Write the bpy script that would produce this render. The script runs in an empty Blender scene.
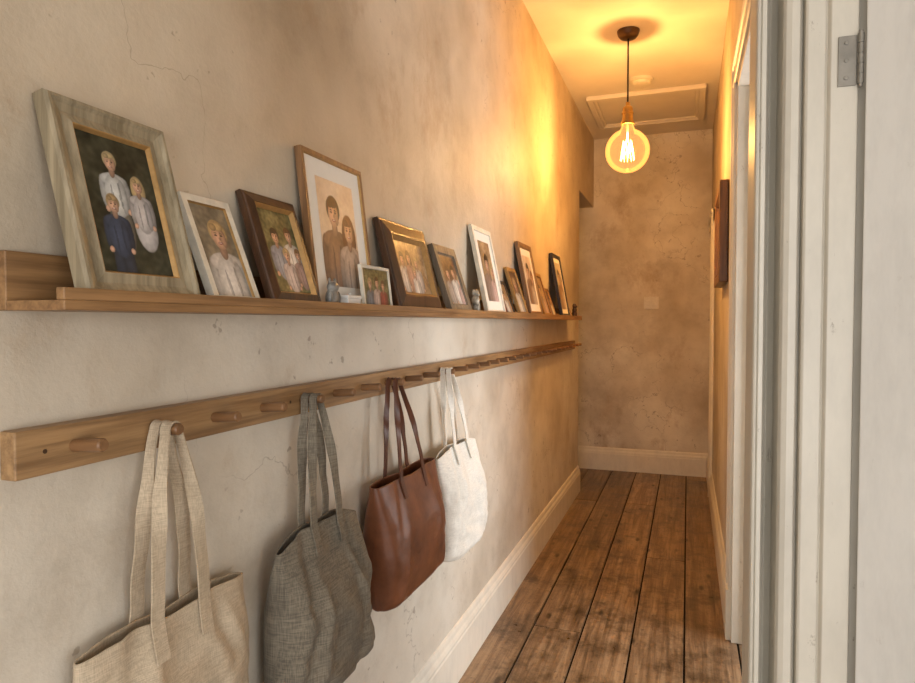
import bpy, math, random
from mathutils import Vector, Matrix, noise
random.seed(7)
S=bpy.context.scene
# ---------------------------------------------------------------- materials
def lin(c):
    return tuple(((x/255)/12.92 if x/255<=0.04045 else ((x/255+0.055)/1.055)**2.4) for x in c)
def new_mat(name):
    m=bpy.data.materials.new(name); m.use_nodes=True
    nt=m.node_tree; b=nt.nodes['Principled BSDF']
    return m,nt,b
def N(nt,t,**k):
    n=nt.nodes.new(t)
    for a,v in k.items():
        if a in n.inputs: n.inputs[a].default_value=v
        else: setattr(n,a,v)
    return n
def L(nt,a,b): nt.links.new(a,b)
def ramp(nt,stops):
    r=nt.nodes.new('ShaderNodeValToRGB'); e=r.color_ramp.elements
    while len(e)<len(stops): e.new(0.5)
    for i,(p,c) in enumerate(stops):
        e[i].position=p; e[i].color=(*c,1) if len(c)==3 else c
    return r
def coords(nt,scale=(1,1,1),rot=(0,0,0)):
    tc=N(nt,'ShaderNodeTexCoord'); mp=N(nt,'ShaderNodeMapping')
    mp.inputs['Scale'].default_value=scale; mp.inputs['Rotation'].default_value=rot
    L(nt,tc.outputs['Object'],mp.inputs['Vector']); return mp.outputs[0]
def mixc(nt,f,a,b,mode='MIX'):
    m=nt.nodes.new('ShaderNodeMix'); m.data_type='RGBA'; m.blend_type=mode
    for i,v in ((0,f),(6,a),(7,b)):
        if hasattr(v,'is_linked') or hasattr(v,'links'): L(nt,v,m.inputs[i])
        elif isinstance(v,(int,float)): m.inputs[i].default_value=v
        else: m.inputs[i].default_value=(*v,1)
    return m.outputs[2]
def math_n(nt,op,a,b):
    n=N(nt,'ShaderNodeMath',operation=op)
    for i,v in enumerate((a,b)):
        if isinstance(v,(int,float)): n.inputs[i].default_value=v
        else: L(nt,v,n.inputs[i])
    return n.outputs[0]
def bump(nt,b,h,strength=0.3,dist=0.01,prev=None):
    bp=N(nt,'ShaderNodeBump'); bp.inputs['Strength'].default_value=strength; bp.inputs['Distance'].default_value=dist
    L(nt,h,bp.inputs['Height'])
    if prev is not None: L(nt,prev,bp.inputs['Normal'])
    L(nt,bp.outputs[0],b.inputs['Normal']); return bp.outputs[0]
def noise_n(nt,vec,scale,detail=4,rough=0.6,dist=0.0):
    n=N(nt,'ShaderNodeTexNoise'); n.inputs['Scale'].default_value=scale; n.inputs['Detail'].default_value=detail
    n.inputs['Roughness'].default_value=rough; n.inputs['Distortion'].default_value=dist
    L(nt,vec,n.inputs['Vector']); return n.outputs['Fac']

def plain(name,c,rough=0.5,metal=0.0,var=0.12,bs=0.15,scale=30,coat=0.0):
    m,nt,b=new_mat(name); v=coords(nt)
    n=noise_n(nt,v,scale,3)
    c1=lin(c); d=tuple(x*(1-var*2) for x in c1)
    r=ramp(nt,[(0.3,d),(0.65,c1)]); L(nt,n,r.inputs[0]); L(nt,r.outputs[0],b.inputs['Base Color'])
    b.inputs['Roughness'].default_value=rough; b.inputs['Metallic'].default_value=metal
    b.inputs['Coat Weight'].default_value=coat
    if bs: bump(nt,b,n,bs,0.002)
    return m
def plaster(name,base,dark,light,stain,patch=0.55,bs=0.35,crack=0.5,stainpos=0.62,top_tint=None,chips=0.5):
    m,nt,b=new_mat(name); v=coords(nt)
    big=noise_n(nt,v,1.5,3,0.55)
    r=ramp(nt,[(0.32,lin(dark)),(0.5,lin(base)),(0.66,lin(light))]); L(nt,big,r.inputs[0])
    mid=noise_n(nt,v,4.2,7,0.72)
    r2=ramp(nt,[(0.30,(0.80,0.78,0.75)),(0.50,(0.98,0.98,0.97)),(0.68,(1.06,1.06,1.05))]); L(nt,mid,r2.inputs[0])
    c=mixc(nt,0.9,r.outputs[0],r2.outputs[0],'MULTIPLY')
    st=noise_n(nt,coords(nt,(1.3,1.3,0.9)),2.1,8,0.74)
    rs=ramp(nt,[(stainpos,(0,0,0)),(stainpos+0.14,(1,1,1))]); L(nt,st,rs.inputs[0])
    c=mixc(nt,math_n(nt,'MULTIPLY',rs.outputs[0],patch),c,lin(stain))
    if top_tint:  # multiplies the plaster colour darker and browner towards the top, with a noisy edge
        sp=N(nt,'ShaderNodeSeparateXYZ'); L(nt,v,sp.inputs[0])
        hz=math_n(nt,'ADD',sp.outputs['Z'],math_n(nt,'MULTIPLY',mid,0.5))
        rt=ramp(nt,[(0.40,(1,1,1)),(0.60,top_tint)]); L(nt,math_n(nt,'MULTIPLY',hz,0.28),rt.inputs[0])
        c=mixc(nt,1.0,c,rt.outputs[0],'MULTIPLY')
    ch=noise_n(nt,v,19,3,0.65)
    rc=ramp(nt,[(0.67,(0,0,0)),(0.70,(1,1,1))]); L(nt,ch,rc.inputs[0])
    rg=ramp(nt,[(0.46,(0,0,0)),(0.54,(1,1,1))]); L(nt,big,rg.inputs[0])
    mg=math_n(nt,'MULTIPLY',rc.outputs[0],rg.outputs[0])
    c=mixc(nt,math_n(nt,'MULTIPLY',mg,chips),c,lin(tuple(x*0.70 for x in stain)))
    vo=N(nt,'ShaderNodeTexVoronoi'); vo.feature='DISTANCE_TO_EDGE'; vo.inputs['Scale'].default_value=1.2
    nn=N(nt,'ShaderNodeTexNoise'); nn.inputs['Scale'].default_value=3; nn.inputs['Detail'].default_value=5
    L(nt,v,nn.inputs['Vector']); wv=N(nt,'ShaderNodeVectorMath',operation='ADD'); L(nt,v,wv.inputs[0]); L(nt,nn.outputs['Color'],wv.inputs[1]); L(nt,wv.outputs[0],vo.inputs['Vector'])
    rk=ramp(nt,[(0.0,(1,1,1)),(0.0035,(0,0,0))]); L(nt,vo.outputs['Distance'],rk.inputs[0])
    mk=math_n(nt,'MULTIPLY',rk.outputs[0],rg.outputs[0])
    c=mixc(nt,math_n(nt,'MULTIPLY',mk,crack),c,lin(tuple(x*0.7 for x in stain)))
    L(nt,c,b.inputs['Base Color'])
    b.inputs['Roughness'].default_value=0.58
    hsum=math_n(nt,'ADD',math_n(nt,'MULTIPLY',big,3.0),mid)
    bump(nt,b,hsum,bs,0.016)
    return m
def wood(name,c1,c2,axis='y',rough=0.45,scale=1.0,bs=0.15,contrast=(0.35,0.65)):
    m,nt,b=new_mat(name)
    s={'y':(64,2.6,64),'x':(2.2,44,44),'z':(48,48,2.2)}[axis]
    v=coords(nt,tuple(a*scale for a in s))
    n=noise_n(nt,v,1.0,5,0.65)
    r=ramp(nt,[(contrast[0],lin(c1)),(contrast[1],lin(c2))]); L(nt,n,r.inputs[0])
    v2=coords(nt); n2=noise_n(nt,v2,3,2)
    r2=ramp(nt,[(0.35,(0.90,0.88,0.86)),(0.65,(1.05,1.05,1.05))]); L(nt,n2,r2.inputs[0])
    c=mixc(nt,1.0,r.outputs[0],r2.outputs[0],'MULTIPLY')
    L(nt,c,b.inputs['Base Color']); b.inputs['Roughness'].default_value=rough
    bump(nt,b,n,bs,0.0015); return m
def paint(name,c,dirt=(120,105,85),rough=0.45,amount=0.35):
    m,nt,b=new_mat(name); v=coords(nt,(1,1,0.35))
    n=noise_n(nt,v,9,5,0.75)
    r=ramp(nt,[(0.30,tuple(a*0.86 for a in lin(c))),(0.6,lin(c))]); L(nt,n,r.inputs[0])
    n2=noise_n(nt,coords(nt,(1,1,0.5)),34,5,0.8)
    r2=ramp(nt,[(0.64,(0,0,0)),(0.70,(1,1,1))]); L(nt,n2,r2.inputs[0])
    c_=mixc(nt,math_n(nt,'MULTIPLY',r2.outputs[0],amount),r.outputs[0],lin(dirt)); L(nt,c_,b.inputs['Base Color'])
    b.inputs['Roughness'].default_value=rough
    bump(nt,b,n,0.15,0.004); return m
def fabric(name,c1,c2,weave=700,rough=0.95,wr=0.25,wc=0.72):
    m,nt,b=new_mat(name); v=coords(nt)
    n=noise_n(nt,v,9,3,0.6)
    r=ramp(nt,[(0.3,lin(c1)),(0.68,lin(c2))]); L(nt,n,r.inputs[0])
    vy=coords(nt,(weave,weave,weave*0.06)); vz=coords(nt,(weave*0.06,weave*0.06,weave))
    a=noise_n(nt,vy,1,1); bb=noise_n(nt,vz,1,1)
    hf=math_n(nt,'MULTIPLY',math_n(nt,'ADD',a,bb),0.5)
    r2=ramp(nt,[(0.38,(wc,wc,wc)),(0.62,(1.1,1.1,1.1))]); L(nt,hf,r2.inputs[0])
    c=mixc(nt,0.9,r.outputs[0],r2.outputs[0],'MULTIPLY'); L(nt,c,b.inputs['Base Color'])
    b.inputs['Roughness'].default_value=rough; b.inputs['Sheen Weight'].default_value=0.05
    p=bump(nt,b,n,wr,0.010); bump(nt,b,hf,0.4,0.001,p); return m
def leather(name,c1,c2):
    m,nt,b=new_mat(name); v=coords(nt)
    n=noise_n(nt,v,9,5,0.65)
    r=ramp(nt,[(0.3,lin(c1)),(0.7,lin(c2))]); L(nt,n,r.inputs[0]); L(nt,r.outputs[0],b.inputs['Base Color'])
    b.inputs['Roughness'].default_value=0.40
    bump(nt,b,n,0.4,0.006); return m
def floor_mat():
    m,nt,b=new_mat('old_floorboards')
    at=N(nt,'ShaderNodeAttribute'); at.attribute_name='bv'
    tc=N(nt,'ShaderNodeTexCoord')
    off=N(nt,'ShaderNodeVectorMath',operation='SCALE'); L(nt,at.outputs['Vector'],off.inputs[0]); off.inputs['Scale'].default_value=13
    ad=N(nt,'ShaderNodeVectorMath',operation='ADD'); L(nt,tc.outputs['Object'],ad.inputs[0]); L(nt,off.outputs[0],ad.inputs[1])
    mp=N(nt,'ShaderNodeMapping'); mp.inputs['Scale'].default_value=(30,1.5,1); L(nt,ad.outputs[0],mp.inputs[0])
    g=noise_n(nt,mp.outputs[0],1,7,0.72,0.6)
    r=ramp(nt,[(0.28,lin((84,66,50))),(0.46,lin((142,115,87))),(0.60,lin((174,147,116))),(0.8,lin((204,178,146)))]); L(nt,g,r.inputs[0])
    rv=ramp(nt,[(0,(0.66,0.64,0.62)),(1,(1.14,1.12,1.09))]); L(nt,at.outputs['Fac'],rv.inputs[0])
    c=mixc(nt,1.0,r.outputs[0],rv.outputs[0],'MULTIPLY')
    w=noise_n(nt,ad.outputs[0],4.5,7,0.78)
    rw=ramp(nt,[(0.38,(0.36,0.33,0.30)),(0.52,(0.95,0.95,0.95)),(0.68,(1.25,1.24,1.22))]); L(nt,w,rw.inputs[0])
    c=mixc(nt,0.9,c,rw.outputs[0],'MULTIPLY')
    mp2=N(nt,'ShaderNodeMapping'); mp2.inputs['Scale'].default_value=(9,3.2,1); L(nt,ad.outputs[0],mp2.inputs[0])
    vo=N(nt,'ShaderNodeTexVoronoi'); vo.inputs['Scale'].default_value=1.0; L(nt,mp2.outputs[0],vo.inputs['Vector'])
    rk=ramp(nt,[(0.07,(1,1,1)),(0.16,(0,0,0))]); L(nt,vo.outputs['Distance'],rk.inputs[0])
    c=mixc(nt,math_n(nt,'MULTIPLY',rk.outputs[0],0.85),c,lin((44,30,20)))
    sp=noise_n(nt,tc.outputs['Object'],30,5,0.72)
    rsp=ramp(nt,[(0.60,(0,0,0)),(0.66,(1,1,1))]); L(nt,sp,rsp.inputs[0])
    c=mixc(nt,math_n(nt,'MULTIPLY',rsp.outputs[0],0.6),c,lin((50,37,26)))
    L(nt,c,b.inputs['Base Color'])
    rr=ramp(nt,[(0.3,(0.26,)*3),(0.7,(0.44,)*3)]); L(nt,w,rr.inputs[0]); L(nt,rr.outputs[0],b.inputs['Roughness'])
    bump(nt,b,math_n(nt,'ADD',g,math_n(nt,'MULTIPLY',w,1.5)),0.45,0.004); return m

M={}
M['wall']=plaster('aged_plaster',(212,202,186),(190,178,160),(224,217,204),(174,146,114),patch=0.55,bs=0.38,stainpos=0.58,crack=0.5,top_tint=(0.82,0.75,0.66))
M['wallfar']=plaster('bare_plaster',(212,201,184),(188,174,152),(230,222,207),(164,138,106),patch=0.6,bs=0.5,crack=0.7,stainpos=0.54)
M['ceil']=plain('ceiling_paint',(224,216,203),0.8,var=0.05,scale=2.5,bs=0.1)
M['trim']=paint('cream_gloss_paint',(232,225,210))
M['frameP']=paint('worn_door_paint',(204,197,182),amount=0.6)
M['doorP']=paint('white_door_paint',(230,228,222),amount=0.1)
M['floor']=floor_mat()
M['dark']=plain('dark_gap',(20,15,10),0.9,bs=0)
M['oak']=wood('oak',(116,84,52),(160,122,80))
M['oakrail']=wood('oak_rail',(126,95,62),(170,135,93))
M['peg']=wood('peg_wood',(100,70,44),(140,102,66),'x')
M['canvas']=fabric('natural_canvas',(178,160,134),(196,178,152))
M['linen']=fabric('grey_linen',(112,103,88),(134,124,107),weave=420,wc=0.52)
M['white']=fabric('white_canvas',(228,222,210),(238,234,224),wc=0.85)
M['leather']=leather('brown_leather',(90,52,32),(128,78,50))
M['strapl']=leather('leather_strap',(72,40,26),(104,62,42))
M['brass']=plain('aged_brass',(176,146,94),0.35,1.0,bs=0.05)
M['bronze']=plain('bronze',(88,66,48),0.4,0.8,bs=0.05)
M['cord']=plain('brown_cord',(36,26,20),0.8)
M['steel']=plain('painted_steel',(150,145,135),0.45,0.5)
M['plastic']=plain('old_white_plastic',(222,214,196),0.4,var=0.05)
M['mat']=plain('mat_board',(232,226,214),0.9,var=0.02,bs=0)
M['porcelain']=plain('white_porcelain',(228,226,220),0.25,var=0.03,bs=0)
M['ceramic']=plain('grey_ceramic',(150,146,138),0.3,var=0.3,scale=60)
M['ceramic2']=plain('spotted_ceramic',(196,182,160),0.3,var=0.4,scale=50)
M['fgreen']=wood('weathered_frame_wood',(118,106,82),(168,154,126),'z',0.6)
M['fwhite']=plain('cream_frame',(222,215,198),0.5)
M['fgold']=plain('gold_leaf',(180,142,88),0.45,0.5,scale=60)
M['fdark']=wood('dark_walnut',(50,34,24),(86,58,38),'z',0.35)
M['fbrown']=wood('brown_wood',(88,60,38),(130,92,58),'z',0.4)
M['fgrey']=wood('grey_wood',(88,78,64),(128,114,96),'z',0.55)
M['foak']=wood('oak_frame',(104,74,46),(146,108,72),'z',0.45)
M['fblack']=plain('black_frame',(38,30,26),0.35)
m,nt,b=new_mat('photo_print'); a=N(nt,'ShaderNodeAttribute'); a.attribute_name='Col'
nz=noise_n(nt,coords(nt),400,1); rz=ramp(nt,[(0.3,(0.95,)*3),(0.7,(1.04,)*3)]); L(nt,nz,rz.inputs[0])
L(nt,mixc(nt,1.0,a.outputs['Color'],rz.outputs[0],'MULTIPLY'),b.inputs['Base Color'])
b.inputs['Roughness'].default_value=0.3; b.inputs['Specular IOR Level'].default_value=0.4
M['photo']=m
m,nt,b=new_mat('glowing_filament'); b.inputs['Emission Strength'].default_value=14
nf=noise_n(nt,coords(nt),50,1); rf=ramp(nt,[(0,(1,0.60,0.22)),(1,(1,0.70,0.32))]); L(nt,nf,rf.inputs[0]); L(nt,rf.outputs[0],b.inputs['Emission Color'])
M['fil']=m
m=bpy.data.materials.new('amber_bulb_glass'); m.use_nodes=True; nt=m.node_tree; nt.nodes.clear()
out=N(nt,'ShaderNodeOutputMaterial'); tr=N(nt,'ShaderNodeBsdfTransparent'); tr.inputs[0].default_value=(1,0.84,0.55,1)
gl=N(nt,'ShaderNodeBsdfGlossy'); gl.inputs[0].default_value=(1,0.85,0.6,1); gl.inputs['Roughness'].default_value=0.03
em=N(nt,'ShaderNodeEmission'); em.inputs[0].default_value=(1,0.58,0.22,1); em.inputs[1].default_value=0.38
lw=N(nt,'ShaderNodeLayerWeight'); lw.inputs[0].default_value=0.2
mx=N(nt,'ShaderNodeMixShader'); L(nt,lw.outputs['Fresnel'],mx.inputs[0]); L(nt,tr.outputs[0],mx.inputs[1]); L(nt,gl.outputs[0],mx.inputs[2])
ads=N(nt,'ShaderNodeAddShader'); L(nt,mx.outputs[0],ads.inputs[0]); L(nt,em.outputs[0],ads.inputs[1]); L(nt,ads.outputs[0],out.inputs[0])
M['glass']=m

# ---------------------------------------------------------------- mesh builder
import bmesh
class MB:
    def __init__(s): s.v=[];s.f=[];s.m=[]
    def add(s,vs,fs,mi=0):
        o=len(s.v); s.v+= [tuple(v) for v in vs]
        for f in fs: s.f.append(tuple(i+o for i in f)); s.m.append(mi)
    def box(s,x0,x1,y0,y1,z0,z1,mi=0):
        s.add([(x,y,z) for x in (x0,x1) for y in (y0,y1) for z in (z0,z1)],
              [(0,1,3,2),(4,6,7,5),(0,4,5,1),(2,3,7,6),(0,2,6,4),(1,5,7,3)],mi)
    def cyl(s,p0,p1,r0,r1=None,n=24,mi=0,cap=True):
        r1=r0 if r1 is None else r1
        p0=Vector(p0);p1=Vector(p1);d=(p1-p0).normalized()
        a=d.orthogonal().normalized();b=d.cross(a)
        vs=[]
        for p,r in((p0,r0),(p1,r1)):
            for i in range(n):
                t=2*math.pi*i/n; vs.append(p+a*math.cos(t)*r+b*math.sin(t)*r)
        fs=[(i,(i+1)%n,n+(i+1)%n,n+i) for i in range(n)]
        if cap: fs+=[tuple(range(n)),tuple(range(n,2*n))]
        s.add(vs,fs,mi)
    def sphere(s,c,r,n=20,mi=0):
        if not hasattr(r,'__len__'): r=(r,r,r)
        vs=[];fs=[];m=n//2
        vs.append((c[0],c[1],c[2]+r[2]))
        for j in range(1,m):
            ph=math.pi*j/m
            for i in range(n):
                t=2*math.pi*i/n
                vs.append((c[0]+r[0]*math.sin(ph)*math.cos(t),c[1]+r[1]*math.sin(ph)*math.sin(t),c[2]+r[2]*math.cos(ph)))
        vs.append((c[0],c[1],c[2]-r[2]))
        for i in range(n):
            fs.append((0,1+i,1+(i+1)%n)); fs.append((len(vs)-1,1+(m-2)*n+(i+1)%n,1+(m-2)*n+i))
        for j in range(m-2):
            for i in range(n):
                a=1+j*n+i;b=1+j*n+(i+1)%n; fs.append((a,a+n,b+n,b))
        s.add(vs,fs,mi)
    def lathe(s,prof,c,n=40,mi=0,cap=False):
        vs=[];fs=[]
        for r,z in prof:
            for i in range(n):
                t=2*math.pi*i/n; vs.append((c[0]+r*math.cos(t),c[1]+r*math.sin(t),c[2]+z))
        for j in range(len(prof)-1):
            for i in range(n):
                a=j*n+i;b=j*n+(i+1)%n; fs.append((a,b,b+n,a+n))
        if cap: fs+=[tuple(range(n)),tuple(range((len(prof)-1)*n,len(prof)*n))]
        s.add(vs,fs,mi)
    def extrude(s,prof,fn,a,b,mi=0):
        n=len(prof); vs=[fn(p,q,a) for p,q in prof]+[fn(p,q,b) for p,q in prof]
        fs=[(i,(i+1)%n,n+(i+1)%n,n+i) for i in range(n)]+[tuple(range(n)),tuple(range(n,2*n))]
        s.add(vs,fs,mi)
    def obj(s,name,mats,smooth=False,bevel=0,parent=None,fixn=True,angle=None):
        me=bpy.data.meshes.new(name); me.from_pydata(s.v,[],s.f)
        for mm in mats: me.materials.append(mm)
        me.polygons.foreach_set('material_index',s.m)
        me.update()
        if fixn:
            bm=bmesh.new(); bm.from_mesh(me); bmesh.ops.recalc_face_normals(bm,faces=bm.faces); bm.to_mesh(me); bm.free()
        o=bpy.data.objects.new(name,me); S.collection.objects.link(o)
        if smooth:
            me.polygons.foreach_set('use_smooth',[True]*len(me.polygons))
            if angle: me.set_sharp_from_angle(angle=math.radians(angle))
        if bevel:
            b=o.modifiers.new('bevel','BEVEL'); b.width=bevel; b.segments=2; b.limit_method='ANGLE'
        if parent: o.parent=parent
        return o
def empty(name):
    e=bpy.data.objects.new(name,None); S.collection.objects.link(e); e.empty_display_size=0.05; return e

# ---------------------------------------------------------------- room
XL=-0.91; XR=0.208; D=6.75; YE=5.82; H=3.34
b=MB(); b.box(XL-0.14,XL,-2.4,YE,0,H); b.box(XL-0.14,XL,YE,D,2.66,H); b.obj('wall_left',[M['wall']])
b=MB(); b.box(-2.6,0.36,D,D+0.12,0,H); b.obj('wall_far',[M['wallfar']])
b=MB(); b.box(-2.7,-2.6,4.7,D+0.12,0,H); b.box(-2.6,XL-0.14,4.6,4.7,0,H); b.obj('wall_side_passage',[M['wallfar']])
b=MB(); b.box(XR,XR+0.13,3.30,D,0,H); b.box(XR,XR+0.13,2.22,3.30,2.60,H); b.box(XR,XR+0.13,1.32,2.22,0,H); b.obj('wall_right',[M['wall']])
b=MB(); b.box(0.30,1.9,1.22,1.32,0,H); b.obj('wall_right_return',[M['wall']])
def wall_win(name,x0,x1,ya,yb,w0,w1,z0,z1):
    b=MB(); b.box(x0,x1,ya,w0,0,H); b.box(x0,x1,w1,yb,0,H); b.box(x0,x1,w0,w1,0,z0); b.box(x0,x1,w0,w1,z1,H); b.obj(name,[M['wall']])
def win_x(name,x,w0,w1,z0,z1):
    b=MB()
    for y in (w0,(w0+w1)/2-0.02,w1-0.045): b.box(x,x+0.05,y,y+0.045,z0,z1)
    for z in (z0,(z0+z1)/2-0.02,z1-0.045): b.box(x+0.002,x+0.048,w0,w1,z,z+0.045)
    b.obj(name,[M['doorP']],bevel=0.004)
wall_win('wall_rear_side',1.9,2.0,-2.4,1.22,-1.9,-0.2,0.5,2.1); win_x('window_2',1.92,-1.9,-0.2,0.5,2.1)
wall_win('wall_side_room',1.9,2.0,1.32,4.2,1.95,3.75,0.5,2.1); win_x('window_3',1.92,1.95,3.75,0.5,2.1)
b=MB(); b.box(XR+0.13,2.0,4.2,4.3,0,H); b.obj('wall_side_room_end',[M['wall']])
b=MB()
b.box(XL-0.14,-0.75,-2.52,-2.4,0,H); b.box(1.35,2.0,-2.52,-2.4,0,H); b.box(-0.75,1.35,-2.52,-2.4,0,0.45); b.box(-0.75,1.35,-2.52,-2.4,2.15,H)
b.obj('wall_back',[M['wall']])
b=MB()
for x in (-0.75,0.27,1.30): b.box(x,x+0.05,-2.49,-2.43,0.45,2.15)
for z in (0.45,1.3,2.10): b.box(-0.75,1.35,-2.49,-2.43,z,z+0.05)
b.obj('window_1',[M['doorP']],bevel=0.004)
b=MB(); b.box(-2.7,2.0,-2.52,D+0.12,H,H+0.1); b.obj('ceiling',[M['ceil']])
# floor boards
b=MB(); bvs=[]
W=0.235; x=-0.705-W*8
while x<2.0:
    y=-2.5+random.uniform(-1.5,0)
    while y<D+0.1:
        ln=random.uniform(3.2,5.2); r=random.random()
        y0=max(y,-2.5); y1=min(y+ln,D+0.1)
        if y1-y0>0.05:
            g=0.0042; dz=random.uniform(-0.0015,0)
            b.box(x+g,x+W-g,y0+0.001,y1-0.001,-0.02,dz); bvs+= [r]*8
        y+=ln
    x+=W
b.box(-2.7,2.0,-2.5,D+0.1,-0.06,-0.012,1); bvs+=[0]*8
me_o=b.obj('floor',[M['floor'],M['dark']],bevel=0.0025)
at=me_o.data.attributes.new('bv','FLOAT','POINT')
at.data.foreach_set('value',bvs)

# baseboards
bp=[(0,0),(0.024,0),(0.024,0.165),(0.021,0.172),(0.021,0.182),(0.017,0.192),(0.012,0.200),(0.010,0.214),(0.005,0.225),(0,0.228)]
b=MB(); b.extrude(bp,lambda p,q,t:(XL+p,t,q),-2.4,YE+0.0); b.obj('baseboard_left',[M['trim']])
b=MB(); b.extrude(bp,lambda p,q,t:(t,D-p,q),-2.6,XR); b.obj('baseboard_far',[M['trim']])
b=MB(); b.extrude(bp,lambda p,q,t:(XR-p,t,q),3.43,D-0.025); b.obj('baseboard_right',[M['trim']])
def arch_prof(w,t):
    return [(0,0),(0,t*0.55),(w*0.06,t*0.8),(w*0.18,t*0.8),(w*0.24,t*0.6),(w*0.62,t*0.6),(w*0.70,t),(w*0.9,t),(w,t*0.8),(w,0)]
b=MB()
pr=arch_prof(0.125,0.022)
b.extrude(pr,lambda p,q,t:(XR-q,3.30+p,t),0,2.60+0.125)
b.extrude(pr,lambda p,q,t:(XR-q,2.22-p*0.75,t),0,2.60+0.125)
b.extrude(pr,lambda p,q,t:(XR-q,t,2.60+p),2.12,3.43)
b.box(XR-0.002,XR+0.14,3.275,3.30,0,2.60); b.box(XR-0.002,XR+0.14,2.22,2.245,0,2.60); b.box(XR-0.002,XR+0.14,2.22,3.30,2.575,2.60)
b.box(XR+0.05,XR+0.09,3.262,3.275,0,2.58)
b.box(XR-0.026,XR,3.298,3.43,0,0.24)
b.obj('trim_1',[M['trim']],bevel=0.002)
b=MB(); b.extrude(arch_prof(0.11,0.03),lambda p,q,t:(XR-q,5.9+p,t),0,2.45); b.extrude(arch_prof(0.11,0.03),lambda p,q,t:(XR-q,t,2.34+p),5.9,6.70); b.obj('trim_2',[M['trim']],bevel=0.002)
# near door frame (profiled post)
y0=1.20
pf=[(0.104,1.34),(0.104,y0+0.020),(0.106,y0+0.012),(0.110,y0+0.010),(0.1115,y0+0.016),(0.113,y0+0.012),(0.120,y0+0.012),(0.1225,y0+0.022),(0.1235,y0+0.070),
    (0.133,y0+0.080),(0.141,y0+0.060),(0.1435,y0+0.004),(0.147,y0-0.004),(0.155,y0-0.008),(0.166,y0-0.008),(0.1695,y0-0.003),(0.1705,y0+0.008),(0.1725,y0+0.008),
    (0.1735,y0-0.014),(0.177,y0-0.017),(0.201,y0-0.017),(0.2035,y0-0.014),(0.205,y0-0.013),(0.2065,y0-0.018),(0.209,y0-0.022),(0.246,y0-0.022),(0.248,y0-0.018),(0.248,y0+0.02),(0.31,y0+0.02),(0.31,1.34)]
b=MB(); b.extrude(pf,lambda p,q,t:(p,q,t),0,H); b.obj('trim_door_frame',[M['frameP']],bevel=0.001)
e=empty('door_hinge')
b=MB(); b.box(0.218,0.2435,y0-0.0255,y0-0.021,1.868,1.945)
for z in (1.880,1.907,1.934):
    b.cyl((0.229,y0-0.0275,z),(0.229,y0-0.0250,z),0.0032,mi=0,n=12)
b.obj('hinge_plate',[M['steel']],bevel=0.0008,parent=e)
b=MB()
for k in range(5): b.cyl((0.2480,y0-0.029,1.868+k*0.0155+0.0006),(0.2480,y0-0.029,1.868+k*0.0155+0.0150),0.0045,n=20)
b.cyl((0.2480,y0-0.029,1.863),(0.2480,y0-0.029,1.950),0.003,n=16)
b.obj('hinge_knuckle',[M['steel']],smooth=True,angle=40,parent=e)
# door leaf, opened past square
e=empty('door_1')
b=MB(); xa=0.2530; xb=0.2930
b.box(xa+0.008,xb-0.008,0.38,1.165,0.012,2.58)
for (a0,a1) in ((1.02,1.165),(0.38,0.50),(0.70,0.80)): b.box(xa,xb,a0,a1,0.012,2.58)
for (z0,z1) in ((0.012,0.24),(0.95,1.12),(2.42,2.58)): b.box(xa+0.0004,xb-0.0004,0.39,1.155,z0,z1)
b.obj('leaf',[M['doorP']],bevel=0.003,parent=e)
b=MB(); b.cyl((xa,0.44,1.05),(xa-0.045,0.44,1.05),0.01); b.sphere((xa-0.055,0.44,1.05),0.027); b.obj('knob',[M['brass']],smooth=True,parent=e)
hp=Vector((0.2530,1.165,0))
e.matrix_world=Matrix.Translation(hp)@Matrix.Rotation(math.radians(42),4,'Z')@Matrix.Translation(-hp)

# ceiling hatch
b=MB()
hx0,hx1,hy0,hy1=-0.80,0.12,5.45,6.32
def rect_frame(b,x0,x1,y0,y1,w,z0,z1):
    b.box(x0,x1,y0,y0+w,z0,z1); b.box(x0,x1,y1-w,y1,z0,z1); b.box(x0,x0+w,y0+w,y1-w,z0,z1); b.box(x1-w,x1,y0+w,y1-w,z0,z1)
rect_frame(b,hx0,hx1,hy0,hy1,0.05,H-0.035,H)
rect_frame(b,hx0+0.05,hx1-0.05,hy0+0.05,hy1-0.05,0.025,H-0.022,H)
b.box(hx0+0.075,hx1-0.075,hy0+0.075,hy1-0.075,H-0.010,H)
b.obj('ceiling_hatch',[M['ceil']],bevel=0.005)
b=MB(); b.lathe([(0.001,-0.045),(0.045,-0.045),(0.062,-0.04),(0.068,-0.022),(0.085,-0.018),(0.088,0)],(-0.345,5.2,H)); b.obj('smoke_detector',[M['plastic']],smooth=True,angle=40)
b=MB(); b.box(-0.41,-0.27,D-0.016,D,1.63,1.75); b.box(-0.385,-0.345,D-0.026,D-0.016,1.665,1.715); b.box(-0.335,-0.295,D-0.026,D-0.016,1.665,1.715)
b.obj('light_switch',[M['plastic']],bevel=0.003)
b=MB()
b.box(XR-0.012,XR-0.001,3.88,4.55,1.72,2.28,1)
for (a0,a1,z0,z1) in ((3.88,3.93,1.72,2.28),(4.50,4.55,1.72,2.28),(3.93,4.50,1.72,1.77),(3.93,4.50,2.23,2.28)): b.box(XR-0.05,XR-0.001,a0,a1,z0,z1,0)
b.obj('wall_picture',[M['fbrown'],M['mat']],bevel=0.005)

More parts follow.
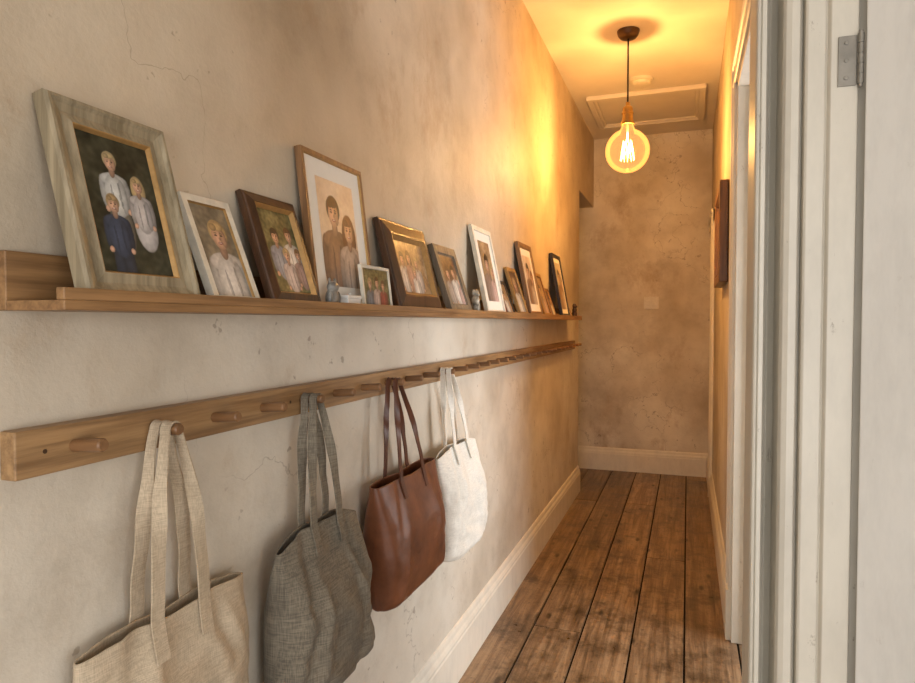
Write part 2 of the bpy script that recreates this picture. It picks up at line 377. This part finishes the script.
# pendant
px,py=-0.372,4.32
e=empty('pendant_light')
b=MB(); b.lathe([(0.001,-0.05),(0.03,-0.05),(0.05,-0.044),(0.062,-0.03),(0.068,-0.012),(0.07,0)],(px,py,H)); b.obj('ceiling_rose',[M['bronze']],smooth=True,parent=e,angle=50)
b=MB(); b.cyl((px,py,H-0.05),(px,py,2.89),0.0055); b.obj('cord',[M['cord']],parent=e,smooth=True)
b=MB(); b.lathe([(0.006,0.12),(0.012,0.118),(0.014,0.095),(0.028,0.088),(0.032,0.078),(0.032,0.055),(0.037,0.053),(0.037,0.044),(0.032,0.042),(0.034,0.0),(0.042,-0.003),(0.044,-0.022),(0.036,-0.024)],(px,py,2.775)); b.obj('socket',[M['brass']],smooth=True,parent=e,angle=40)
R=0.138; cz=2.588
prof=[(0.033,2.78-cz),(0.034,0.165),(0.040,0.145)]
for k in range(24):
    a=math.radians(68-k*(158/23)); prof.append((max(R*math.cos(a),0.0005),R*math.sin(a)))
b=MB(); b.lathe(prof,(px,py,cz),n=48); b.obj('bulb_glass',[M['glass']],smooth=True,parent=e)
fb=MB(); n=6
for k in range(n):
    t=2*math.pi*k/n
    lo=Vector((px+0.044*math.cos(t),py+0.044*math.sin(t),cz-0.06)); hi=Vector((px+0.026*math.cos(t+0.3),py+0.026*math.sin(t+0.3),cz+0.065))
    lo2=Vector((px+0.044*math.cos(t+0.6),py+0.044*math.sin(t+0.6),cz-0.06))
    fb.cyl(lo,hi,0.0020,n=8); fb.cyl(hi,lo2,0.0020,n=8)
fb.obj('filament',[M['fil']],smooth=True,parent=e)
b=MB(); b.cyl((px,py,2.78),(px,py,cz+0.06),0.008,0.004); b.obj('glass_stem',[M['plastic']],smooth=True,parent=e)
ld=bpy.data.lights.new('bulb_glow','POINT'); ld.energy=72; ld.color=(1.0,0.60,0.25); ld.shadow_soft_size=0.014
lo=bpy.data.objects.new('bulb_glow',ld); lo.location=(px,py,cz); S.collection.objects.link(lo); lo.parent=e

# ---------------------------------------------------------------- ledge shelf and peg rail
SY0,SY1=0.652,5.20; SZ=1.530
b=MB()
b.box(XL,XL+0.016,SY0,SY1,1.516,1.600); b.box(XL+0.016,-0.785,SY0,SY1,1.516,SZ); b.box(-0.800,-0.785,SY0,SY1,SZ,1.547)
b.obj('picture_ledge_shelf',[M['oak']],bevel=0.0015)
RZ=1.312; RX=XL+0.030
e=empty('peg_rail')
b=MB(); b.box(XL,RX,0.650,5.46,RZ-0.0345,RZ+0.0345); b.obj('rail_board',[M['oakrail']],bevel=0.002,parent=e)
b=MB()
PY=0.744
for k in range(31):
    y=PY+0.156*k
    if y>5.44: break
    b.cyl((RX,y,RZ),(-0.824,y,RZ+0.004),0.0098,0.0105,n=20); b.cyl((-0.824,y,RZ+0.004),(-0.821,y,RZ+0.0042),0.0105,0.0085,n=20)
b.obj('pegs',[M['peg']],smooth=True,angle=40,parent=e)
b=MB()
for k in range(0,31,4):
    y=0.695+0.156*k
    if y<5.4: b.cyl((RX,y,RZ),(RX+0.0006,y,RZ),0.0035,n=12)
b.obj('screw_plugs',[M['fdark']],parent=e)

# ---------------------------------------------------------------- photo prints
def dk(c,k): return tuple(max(0,min(255,int(v*k))) for v in c)
def person(cx,cy,r,hair,shirt,skin=(208,166,138),long=False,pants=None,dress=False):
    sh=[]
    if long: sh.append((cx,cy-0.6*r,1.15*r,1.9*r,hair))
    if dress: sh.append((cx,cy-5.9*r,1.75*r,2.9*r,shirt))
    elif pants: sh.append((cx-0.7*r,cy-7.2*r,0.75*r,2.8*r,pants)); sh.append((cx+0.7*r,cy-7.2*r,0.75*r,2.8*r,pants))
    sh.append((cx-1.55*r,cy-3.6*r,0.45*r,1.9*r,dk(shirt,0.80)))
    sh.append((cx+1.55*r,cy-3.6*r,0.45*r,1.9*r,dk(shirt,0.70)))
    sh.append((cx,cy-2.1*r,1.7*r,0.8*r,dk(shirt,0.98)))
    sh.append((cx,cy-3.9*r,1.4*r,2.5*r,shirt))
    sh.append((cx+0.9*r,cy-3.9*r,0.5*r,2.0*r,dk(shirt,0.84)))
    sh.append((cx-0.5*r,cy-4.2*r,0.12*r,1.6*r,dk(shirt,0.84)))
    sh.append((cx+0.5*r,cy-3.8*r,0.12*r,1.5*r,dk(shirt,0.76)))
    sh.append((cx-1.45*r,cy-5.5*r,0.32*r,0.38*r,skin)); sh.append((cx+1.45*r,cy-5.5*r,0.32*r,0.38*r,skin))
    sh.append((cx,cy-1.2*r,0.38*r,0.65*r,dk(skin,0.74)))
    sh.append((cx,cy+0.20*r,0.92*r,1.0*r,hair))
    sh.append((cx,cy-0.20*r,0.70*r,0.90*r,skin))
    sh.append((cx+0.40*r,cy-0.2*r,0.3*r,0.72*r,dk(skin,0.84)))
    sh.append((cx,cy+0.68*r,0.72*r,0.36*r,hair))
    sh.append((cx-0.35*r,cy+0.60*r,0.35*r,0.3*r,dk(hair,0.85)))
    for s in(-1,1):
        sh.append((cx+s*0.28*r,cy-0.02*r,0.15*r,0.075*r,(84,58,48)))
        sh.append((cx+s*0.28*r,cy+0.15*r,0.17*r,0.04*r,dk(hair,0.7)))
    sh.append((cx+0.03*r,cy-0.28*r,0.08*r,0.13*r,dk(skin,0.80)))
    sh.append((cx,cy-0.60*r,0.26*r,0.09*r,(160,92,84)))
    sh.append((cx,cy-0.58*r,0.18*r,0.035*r,(236,220,210)))
    return sh
def col_at(x,y,shapes,bg1,bg2,seed):
    n=noise.fractal(Vector((x*6+seed,y*6,seed*1.7)),1.0,2.0,4)*0.5+0.5
    n=max(0,min(1,n+0.35*noise.noise(Vector((x*22,y*22,seed)))))
    c=[bg1[i]*(1-n)+bg2[i]*n for i in range(3)]
    jx=x+0.003*noise.noise(Vector((x*30,y*30,seed+9))); jy=y+0.003*noise.noise(Vector((x*30,y*30,seed+19)))
    for (cx,cy,rx,ry,cc) in shapes:
        d=((jx-cx)/rx)**2+((jy-cy)/ry)**2
        if d<1.08:
            k=1.0-0.26*d-0.08*(x-cx)/rx+0.08*noise.noise(Vector((x*26,y*26,seed+3)))
            al=1.0 if d<0.92 else (1.08-d)/0.16
            c=[c[i]*(1-al)+cc[i]*k*al for i in range(3)]
    return c
DARK=((20,24,17),(74,74,58)); GREEN=((50,54,34),(134,132,92)); SEP=((196,172,146),(222,202,176)); WARM=((104,80,56),(184,156,120)); BRN=((64,46,34),(128,94,68))

def frame(name,y0,w,h,m,t,mats,shapes,bg,xb=-0.825,mat=0.0,ang=None,seed=1,style='flat',res=60,lip=None):
    a=math.asin(min(0.6,(xb+0.9065)/h)) if ang is None else ang
    ca,sa=math.cos(a),math.sin(a)
    T=lambda q,y,z:(xb+q*ca-z*sa,y0+y,SZ+0.0006+q*sa+z*ca)
    if style=='flat': P=[(0,0),(0,t),(m*0.04,t*1.02),(m*0.85,t*0.97),(m*0.88,t*0.80),(m,t*0.62)]
    elif style=='scoop': P=[(0,0),(0,t*0.8),(m*0.08,t),(m*0.2,t),(m*0.3,t*0.82),(m*0.55,t*0.66),(m*0.74,t*0.74),(m*0.88,t*0.82),(m*0.92,t*0.78),(m,t*0.5)]
    elif style=='bevel': P=[(0,0),(0,t*0.55),(m*0.06,t*0.6),(m*0.14,t*0.6),(m*0.2,t*0.75),(m*0.72,t),(m*0.80,t),(m*0.88,t*0.8),(m,t*0.5)]
    nl=len(P); b=MB(); vs=[]
    for d,q in P:
        for (yy,zz) in ((d,d),(w-d,d),(w-d,h-d),(d,h-d)): vs.append(T(q,yy,zz))
    fs=[];ms=[]
    for j in range(nl-1):
        for i in range(4):
            fs.append((j*4+i,j*4+(i+1)%4,(j+1)*4+(i+1)%4,(j+1)*4+i)); ms.append(1 if j>=nl-3 else 0)
    b.v=list(vs); b.f=fs; b.m=ms
    b.add([T(0,0,0),T(0,w,0),T(0,w,h),T(0,0,h)],[(0,1,2,3)],0)
    q=P[-1][1]
    if mat>0:
        b.add([T(q+0.0004,m*0.98,m*0.98),T(q+0.0004,w-m*0.98,m*0.98),T(q+0.0004,w-m*0.98,h-m*0.98),T(q+0.0004,m*0.98,h-m*0.98)],[(0,1,2,3)],2)
    e=empty(name)
    b.obj('moulding',[mats[0],mats[1],M['mat']],parent=e,fixn=False)
    iw=w-2*m-2*mat; ih=h-2*m-2*mat; nx=max(8,int(res*iw/max(iw,ih)));ny=max(8,int(res*ih/max(iw,ih)))
    vs=[];cols=[]
    for j in range(ny+1):
        for i in range(nx+1):
            vs.append(T(q+0.0010+(0.0004 if mat else 0),m+mat+iw*i/nx,m+mat+ih*j/ny))
            c=col_at(i/nx*iw/ih,j/ny,shapes,bg[0],bg[1],seed)
            cols+= [*lin([max(0,min(255,k)) for k in c]),1.0]
    fs=[(j*(nx+1)+i,j*(nx+1)+i+1,(j+1)*(nx+1)+i+1,(j+1)*(nx+1)+i) for j in range(ny) for i in range(nx)]
    p=MB(); p.add(vs,fs,0); o=p.obj('photograph',[M['photo']],parent=e,fixn=False)
    ca_=o.data.color_attributes.new('Col','FLOAT_COLOR','POINT'); ca_.data.foreach_set('color',cols)
    return e
BL=(196,170,122);BR_=(92,62,42);DK=(44,32,26);WH=(222,216,206);DEN=(66,78,98)
f1=person(0.25,0.82,0.066,(190,170,126),(206,206,200),pants=(110,104,92))+person(0.46,0.68,0.058,BL,(196,190,186),long=True,dress=True)+person(0.20,0.50,0.062,(180,152,108),DEN,pants=(50,58,70))
frame('picture_frame',0.706,0.230,0.314,0.045,0.026,(M['fgreen'],M['fgold']),f1,DARK,seed=1,res=200,style='scoop')
f2=person(0.32,0.68,0.15,(200,170,120),WH,pants=WH)
frame('picture_frame',0.982,0.136,0.222,0.017,0.016,(M['fwhite'],M['fgold']),f2,((92,86,74),(146,136,114)),seed=2,res=140)
f3=person(0.24,0.68,0.085,DK,(150,160,175))+person(0.52,0.72,0.085,BR_,WH)+person(0.38,0.46,0.075,BL,(200,190,190))+person(0.62,0.48,0.07,(150,110,70),(180,150,140))
frame('picture_frame',1.160,0.197,0.260,0.034,0.022,(M['fdark'],M['fgold']),f3,GREEN,seed=3,res=150,style='bevel')
f4=person(0.26,0.70,0.13,DK,(150,118,94))+person(0.52,0.56,0.115,(112,74,50),(200,182,166),long=True)
frame('picture_frame',1.382,0.310,0.400,0.014,0.018,(M['foak'],M['fgold']),f4,SEP,xb=-0.858,seed=4,res=170,mat=0.046)
f5=person(0.35,0.62,0.13,BL,(120,130,140))+person(0.75,0.66,0.13,DK,(200,180,170))+person(1.1,0.60,0.12,BR_,(160,80,70))
frame('picture_frame',1.562,0.172,0.124,0.009,0.010,(M['fwhite'],M['fwhite']),f5,GREEN,xb=-0.816,ang=0.12,seed=5,res=80)
f6=person(0.30,0.66,0.11,DK,(214,206,196))+person(0.62,0.70,0.11,BR_,(190,150,130),long=True)+person(0.95,0.62,0.10,BL,(206,196,186))+person(0.78,0.42,0.09,BL,WH)
frame('picture_frame',1.800,0.365,0.295,0.062,0.030,(M['fdark'],M['fgold']),f6,WARM,seed=6,res=100,style='bevel',xb=-0.832)
f7=person(0.30,0.64,0.12,BR_,(170,160,150))+person(0.62,0.68,0.12,DK,WH)+person(0.85,0.5,0.1,BL,(200,170,160))
frame('picture_frame',2.240,0.240,0.265,0.036,0.022,(M['fgrey'],M['fgrey']),f7,BRN,seed=7,res=80)
f8=person(0.28,0.64,0.13,DK,(150,130,120))+person(0.52,0.52,0.11,BL,(210,180,170),long=True)
frame('picture_frame',2.71,0.290,0.400,0.022,0.018,(M['fwhite'],M['fwhite']),f8,WARM,seed=8,res=80,mat=0.040)
f9=person(0.4,0.62,0.14,DK,(120,60,50))+person(0.85,0.6,0.13,BR_,WH)
frame('picture_frame',3.035,0.230,0.185,0.016,0.014,(M['fblack'],M['fblack']),f9,WARM,seed=9,res=50,xb=-0.84)
frame('picture_frame',3.30,0.185,0.265,0.022,0.016,(M['fgold'],M['fgold']),f2,BRN,seed=10,res=50)
frame('picture_frame',3.52,0.320,0.42,0.030,0.02,(M['foak'],M['fgold']),f4,SEP,seed=11,res=60,mat=0.04)
frame('picture_frame',3.90,0.22,0.28,0.024,0.018,(M['fgold'],M['fbrown']),f8,WARM,seed=12,res=40)
frame('picture_frame',4.18,0.20,0.20,0.018,0.014,(M['fbrown'],M['fgold']),f9,BRN,seed=13,res=40,xb=-0.84)
frame('picture_frame',4.48,0.30,0.45,0.028,0.02,(M['fblack'],M['fblack']),f4,((150,140,120),(200,190,170)),seed=14,res=50,mat=0.03)
frame('picture_frame',4.81,0.15,0.18,0.016,0.014,(M['foak'],M['fgold']),f9,BRN,seed=15,res=40)

def figurine(name,sph,mat,vox=0.0016):
    b=MB()
    for c,r in sph: b.sphere(c,r,n=24)
    o=b.obj(name,[mat],smooth=True)
    r=o.modifiers.new('remesh','REMESH'); r.mode='VOXEL'; r.voxel_size=vox; r.use_smooth_shade=True
    s=o.modifiers.new('sm','SMOOTH'); s.iterations=3
    return o
x,y,z=-0.8165,1.405,SZ+0.001
owl=[((0,0,0.024),(0.014,0.020,0.0245)),((0,0,0.004),(0.014,0.018,0.004)),((0.002,0,0.049),(0.013,0.017,0.013)),((0,-0.011,0.062),(0.004,0.004,0.008)),((0,0.011,0.062),(0.004,0.004,0.008)),((0.004,-0.018,0.024),(0.008,0.005,0.017)),((0.004,0.018,0.024),(0.008,0.005,0.017)),((0.012,-0.006,0.05),(0.003,0.0045,0.0045)),((0.012,0.006,0.05),(0.003,0.0045,0.0045)),((0.014,0,0.045),(0.003,0.002,0.003))]
owl=[((x+c[0],y+c[1]*1.15,z+c[2]*1.1),(r[0],r[1]*1.15,r[2]*1.1)) for c,r in owl]
figurine('owl_figurine',owl,M['ceramic'])
# small white lidded trinket box
b=MB(); b.box(-0.831,-0.804,1.462,1.530,SZ+0.0005,SZ+0.030); b.box(-0.8325,-0.8025,1.4595,1.5325,SZ+0.030,SZ+0.038); b.sphere((-0.8175,1.496,SZ+0.041),(0.004,0.004,0.004),n=12)
b.obj('trinket_box',[M['porcelain']],bevel=0.0012)
def dog(name,x,y,s,mat,z=SZ+0.002):
    q=lambda a,b,c,r:((x+a*s,y+b*s,z+c*s),tuple(k*s for k in r))
    L_=[q(0,0,.28,(.16,.2,.27)),q(0,.0,.10,(.16,.24,.10)),q(.02,-.08,.5,(.15,.16,.2)),q(.03,-.10,.76,(.14,.16,.15)),q(.13,-.14,.72,(.08,.09,.08)),q(-.02,-.24,.80,(.05,.05,.12)),q(-.0,.06,.80,(.05,.05,.12)),q(.10,-.1,.22,(.06,.06,.22)),q(.10,.06,.22,(.06,.06,.22)),q(.12,-.1,.04,(.07,.06,.04)),q(.12,.06,.04,(.07,.06,.04)),q(-.05,.26,.08,(.05,.14,.05))]
    return figurine(name,L_,mat,0.0025)
dog('dog_figurine',-0.823,2.57,0.112,M['ceramic2'])
dog('dog_figurine',-0.823,5.06,0.12,M['fdark'])

# ---------------------------------------------------------------- tote bags
def sgnp(v,p): return math.copysign(abs(v)**p,v)
def tote(name,yp,yc,zt,zb,wt,wb,th,mat,smat,seed,sw=0.028,satt=0.075,wr=1.0,slump=0.03,tilt=0.0,gape=0.4,box=0.62,rnd=0.018,rl=0.0,sao=0.0):
    e=empty(name)
    xback=XL+0.006
    na,nr=160,90
    b=MB(); vs=[]
    def surf(a,s):
        ca,sa=math.cos(a),math.sin(a)
        Wd=(wb*(1-s)+wt*s)/2
        Tt=th*(0.62+0.38*math.sin(math.pi*min(1,0.15+s*0.85)))*(1-(1-gape)*max(0,(s-0.55)/0.45)**1.3)/2
        if s<0.06: Tt*= (0.6+0.4*math.sqrt(s/0.06)); Wd*=(0.98+0.02*math.sqrt(s/0.06))
        yy=Wd*sgnp(ca,box); xo=Tt*sgnp(sa,0.7)
        u=yy/Wd
        ztop=zt-slump*(abs(u)**2.2)-0.010*math.exp(-(u/0.32)**2)
        z=zb+(ztop-zb)*s + rnd*(1-s)*(abs(u)**4)
        z+=tilt*yy
        side=1 if sa>=0 else -1
        A=wr*(0.35+0.65*math.sin(math.pi*min(1,s+0.05)))
        f=0.012*noise.noise(Vector((yy*11+seed*3.1,z*3.2,side*2.3+seed)))
        f+=0.010*noise.noise(Vector((yy*26+z*9*(1 if yy>0 else -1),z*7,side+seed*2)))
        f+=0.006*noise.noise(Vector((yy*36,z*34,seed*5+side)))*(1-s*0.6)
        for k in (-1,1):
            dy=yy-k*satt-(1-s)*0.07*k
            f+=0.009*math.exp(-(dy/0.016)**2)*s**1.5
            f-=0.009*math.exp(-((dy-0.035*k)/0.02)**2)*s
        f-=0.008*math.exp(-(yy/0.03)**2)*s**2
        f+=0.0035*math.sin(z*55+yy*30+seed)*math.exp(-((s-0.12)/0.14)**2)
        xo+=A*f*(abs(sa)**0.5)*(1 if sa>=0 else -0.4)
        yy+=0.008*wr*noise.noise(Vector((z*8,seed,side)))
        xc=xback+th/2*0.98
        x=max(xc+xo,xback+0.001*abs(sa))
        return Vector((x,yc+yy+rl*(1-s),z))
    for j in range(nr+1):
        s=j/nr
        for i in range(na):
            vs.append(surf(2*math.pi*i/na,s))
    fs=[(j*na+i,j*na+(i+1)%na,(j+1)*na+(i+1)%na,(j+1)*na+i) for j in range(nr) for i in range(na)]
    h=na//2
    for i in range(h):
        a0,a1=i,i+1; c0,c1=(na-i)%na,(na-i-1)%na
        if a0==c0: fs.append((a0,a1,c1))
        elif a1==c1: fs.append((a0,a1,c0))
        else: fs.append((a0,a1,c1,c0))
    b.add(vs,fs,0)
    o=b.obj('body',[mat],smooth=True,parent=e)
    so=o.modifiers.new('sol','SOLIDIFY'); so.thickness=0.0022; so.offset=0
    hb=MB()
    def band(a0,a1,s0,s1,off,n1,n2):
        vs=[];
        for j in range(n2+1):
            for i in range(n1+1):
                a=a0+(a1-a0)*i/n1; s=s0+(s1-s0)*j/n2
                p=surf(a,s); pa=surf(a+0.02,s)-surf(a-0.02,s); ps=surf(a,min(1,s+0.01))-surf(a,s-0.01)
                nrm=pa.cross(ps)
                if nrm.length>0: nrm.normalize()
                vs.append(p+nrm*off)
        hb.add(vs,[(j*(n1+1)+i,j*(n1+1)+i+1,(j+1)*(n1+1)+i+1,(j+1)*(n1+1)+i) for j in range(n2) for i in range(n1)])
    band(0.02,math.pi-0.02,0.925,0.998,0.0024,120,4)
    ho=hb.obj('hem',[mat],smooth=True,parent=e,fixn=False)
    so=ho.modifiers.new('sol','SOLIDIFY'); so.thickness=0.0012
    def attach(side,sg):
        best=None
        for k in range(200):
            a=(math.pi*(k+0.5)/200)*(1 if side>0 else -1)
            p=surf(a,0.90)
            d=abs(p.y-(yc+sao+sg*satt))
            if best is None or d<best[0]: best=(d,a)
        return best[1]
    rp=0.0115
    for side,xp in ((1,-0.841),(-1,-0.864)):
        aL=attach(side,-1); aR=attach(side,1)
        low=[surf(aL,s)+Vector((0.0042*side,0,0)) for s in (0.84,0.88,0.92,0.96,1.0)]
        lowR=[surf(aR,s)+Vector((0.0042*side,0,0)) for s in (1.0,0.96,0.92,0.88,0.84)]
        top=[]
        zc=RZ+0.003
        for k in range(9):
            t=math.pi-math.pi*k/8
            top.append(Vector((xp,yp+(rp+0.002)*math.cos(t),zc+(rp+0.002)*math.sin(t))))
        def leg(A,B,bow):
            out=[]
            for k in range(1,24):
                t=k/24
                p=A.lerp(B,t); bw=math.sin(math.pi*t)
                p+=Vector((0.004*bw+0.003*noise.noise(Vector((seed,t*4,side))),bow*bw+0.004*noise.noise(Vector((t*5,seed+side,3))),0))
                out.append(p)
            return out
        lL=leg(low[-1],top[0],-0.010); lR=leg(top[-1],lowR[0],0.010)
        pts=low+lL+top+lR+lowR
        fr=[0]*len(low)+[min(1,max(0,(k/24-0.25)/0.7))for k in range(1,24)]+[1]*len(top)+[min(1,max(0,((24-k)/24-0.25)/0.7)) for k in range(1,24)]+[0]*len(lowR)
        st=MB(); vs=[]; th_=0.0016
        for k,p in enumerate(pts):
            q0=pts[max(0,k-1)];q1=pts[min(len(pts)-1,k+1)]; T=(q1-q0).normalized()
            f=fr[k]; f=f*f*(3-2*f)
            wd=Vector((f,1-f,0)) if f<1 else Vector((1,0,0))
            wd=(wd-T*wd.dot(T)).normalized(); nn=T.cross(wd)
            ww=sw/2*(1-0.28*f)
            for (aa,cc) in ((-1,-1),(-0.5,-1),(0,-1),(0.5,-1),(1,-1),(1,1),(0.5,1),(0,1),(-0.5,1),(-1,1)):
                curl=0.15*f*ww*(1-aa*aa)
                vs.append(p+wd*aa*ww+nn*(cc*th_+curl))
        n=10
        fs=[(k*n+i,k*n+(i+1)%n,(k+1)*n+(i+1)%n,(k+1)*n+i) for k in range(len(pts)-1) for i in range(n)]
        fs+=[tuple(range(n)),tuple(range((len(pts)-1)*n,len(pts)*n))]
        st.add(vs,fs,0); st.obj('strap',[smat],smooth=True,parent=e,angle=50)
    return e
P=lambda k:PY+0.156*k
tote('canvas_tote_bag',P(1),0.916,0.998,0.60,0.385,0.40,0.085,M['canvas'],M['canvas'],1.3,sw=0.028,satt=0.056,slump=0.012,gape=0.6,box=0.5,wr=1.5,sao=0.0)
tote('linen_tote_bag',P(4),P(4)+0.005,1.030,0.615,0.35,0.42,0.140,M['linen'],M['linen'],4.1,sw=0.026,satt=0.055,slump=0.035,gape=0.30,wr=1.9,box=0.45,rl=0.025)
tote('leather_tote_bag',P(7),P(7)+0.050,1.032,0.658,0.45,0.44,0.135,M['leather'],M['strapl'],7.7,sw=0.020,satt=0.085,slump=0.004,gape=0.55,wr=0.6,box=0.28,rnd=0.002,rl=0.028)
tote('white_canvas_tote_bag',P(10),P(10)+0.080,1.040,0.60,0.43,0.46,0.130,M['white'],M['white'],9.2,sw=0.026,satt=0.07,slump=0.03,gape=0.35,wr=1.4,box=0.5,rl=0.075,sao=0.0)

# ---------------------------------------------------------------- lights, world, camera
def area(name,loc,rot,sx,sy,e,c):
    d=bpy.data.lights.new(name,'AREA'); d.shape='RECTANGLE'; d.size=sx; d.size_y=sy; d.energy=e; d.color=c
    o=bpy.data.objects.new(name,d); o.location=loc; o.rotation_euler=rot; S.collection.objects.link(o); return o
DC=(0.97,0.98,1.0)
area('window_daylight',(0.3,-2.60,1.3),(math.radians(90),0,0),2.05,1.65,96,DC)
area('side_window_daylight',(2.06,-1.05,1.3),(math.radians(90),0,math.radians(90)),1.65,1.55,60,DC)
area('room_window_daylight',(2.06,2.85,1.3),(math.radians(90),0,math.radians(90)),1.75,1.55,100,DC)
w=bpy.data.worlds.new('sky'); S.world=w; w.use_nodes=True
bg=w.node_tree.nodes['Background']; sk=w.node_tree.nodes.new('ShaderNodeTexSky'); sk.sky_type='HOSEK_WILKIE'; sk.turbidity=6
w.node_tree.links.new(sk.outputs[0],bg.inputs[0]); bg.inputs[1].default_value=0.4
th=math.radians(19.35); ph=math.radians(1.70)
F=Vector((-math.sin(th)*math.cos(ph),math.cos(th)*math.cos(ph),-math.sin(ph))); R_=Vector((math.cos(th),math.sin(th),0)); U=R_.cross(F)
cam=bpy.data.cameras.new('camera'); co=bpy.data.objects.new('camera',cam); S.collection.objects.link(co)
mat4=Matrix((R_,U,-F)).transposed().to_4x4(); mat4.translation=Vector((0,0,1.5)); co.matrix_world=mat4
cam.sensor_width=36; cam.lens=36*655/915; cam.clip_start=0.02
S.camera=co
S.view_settings.view_transform='Standard'
S.view_settings.look='None'
S.view_settings.exposure=-0.22
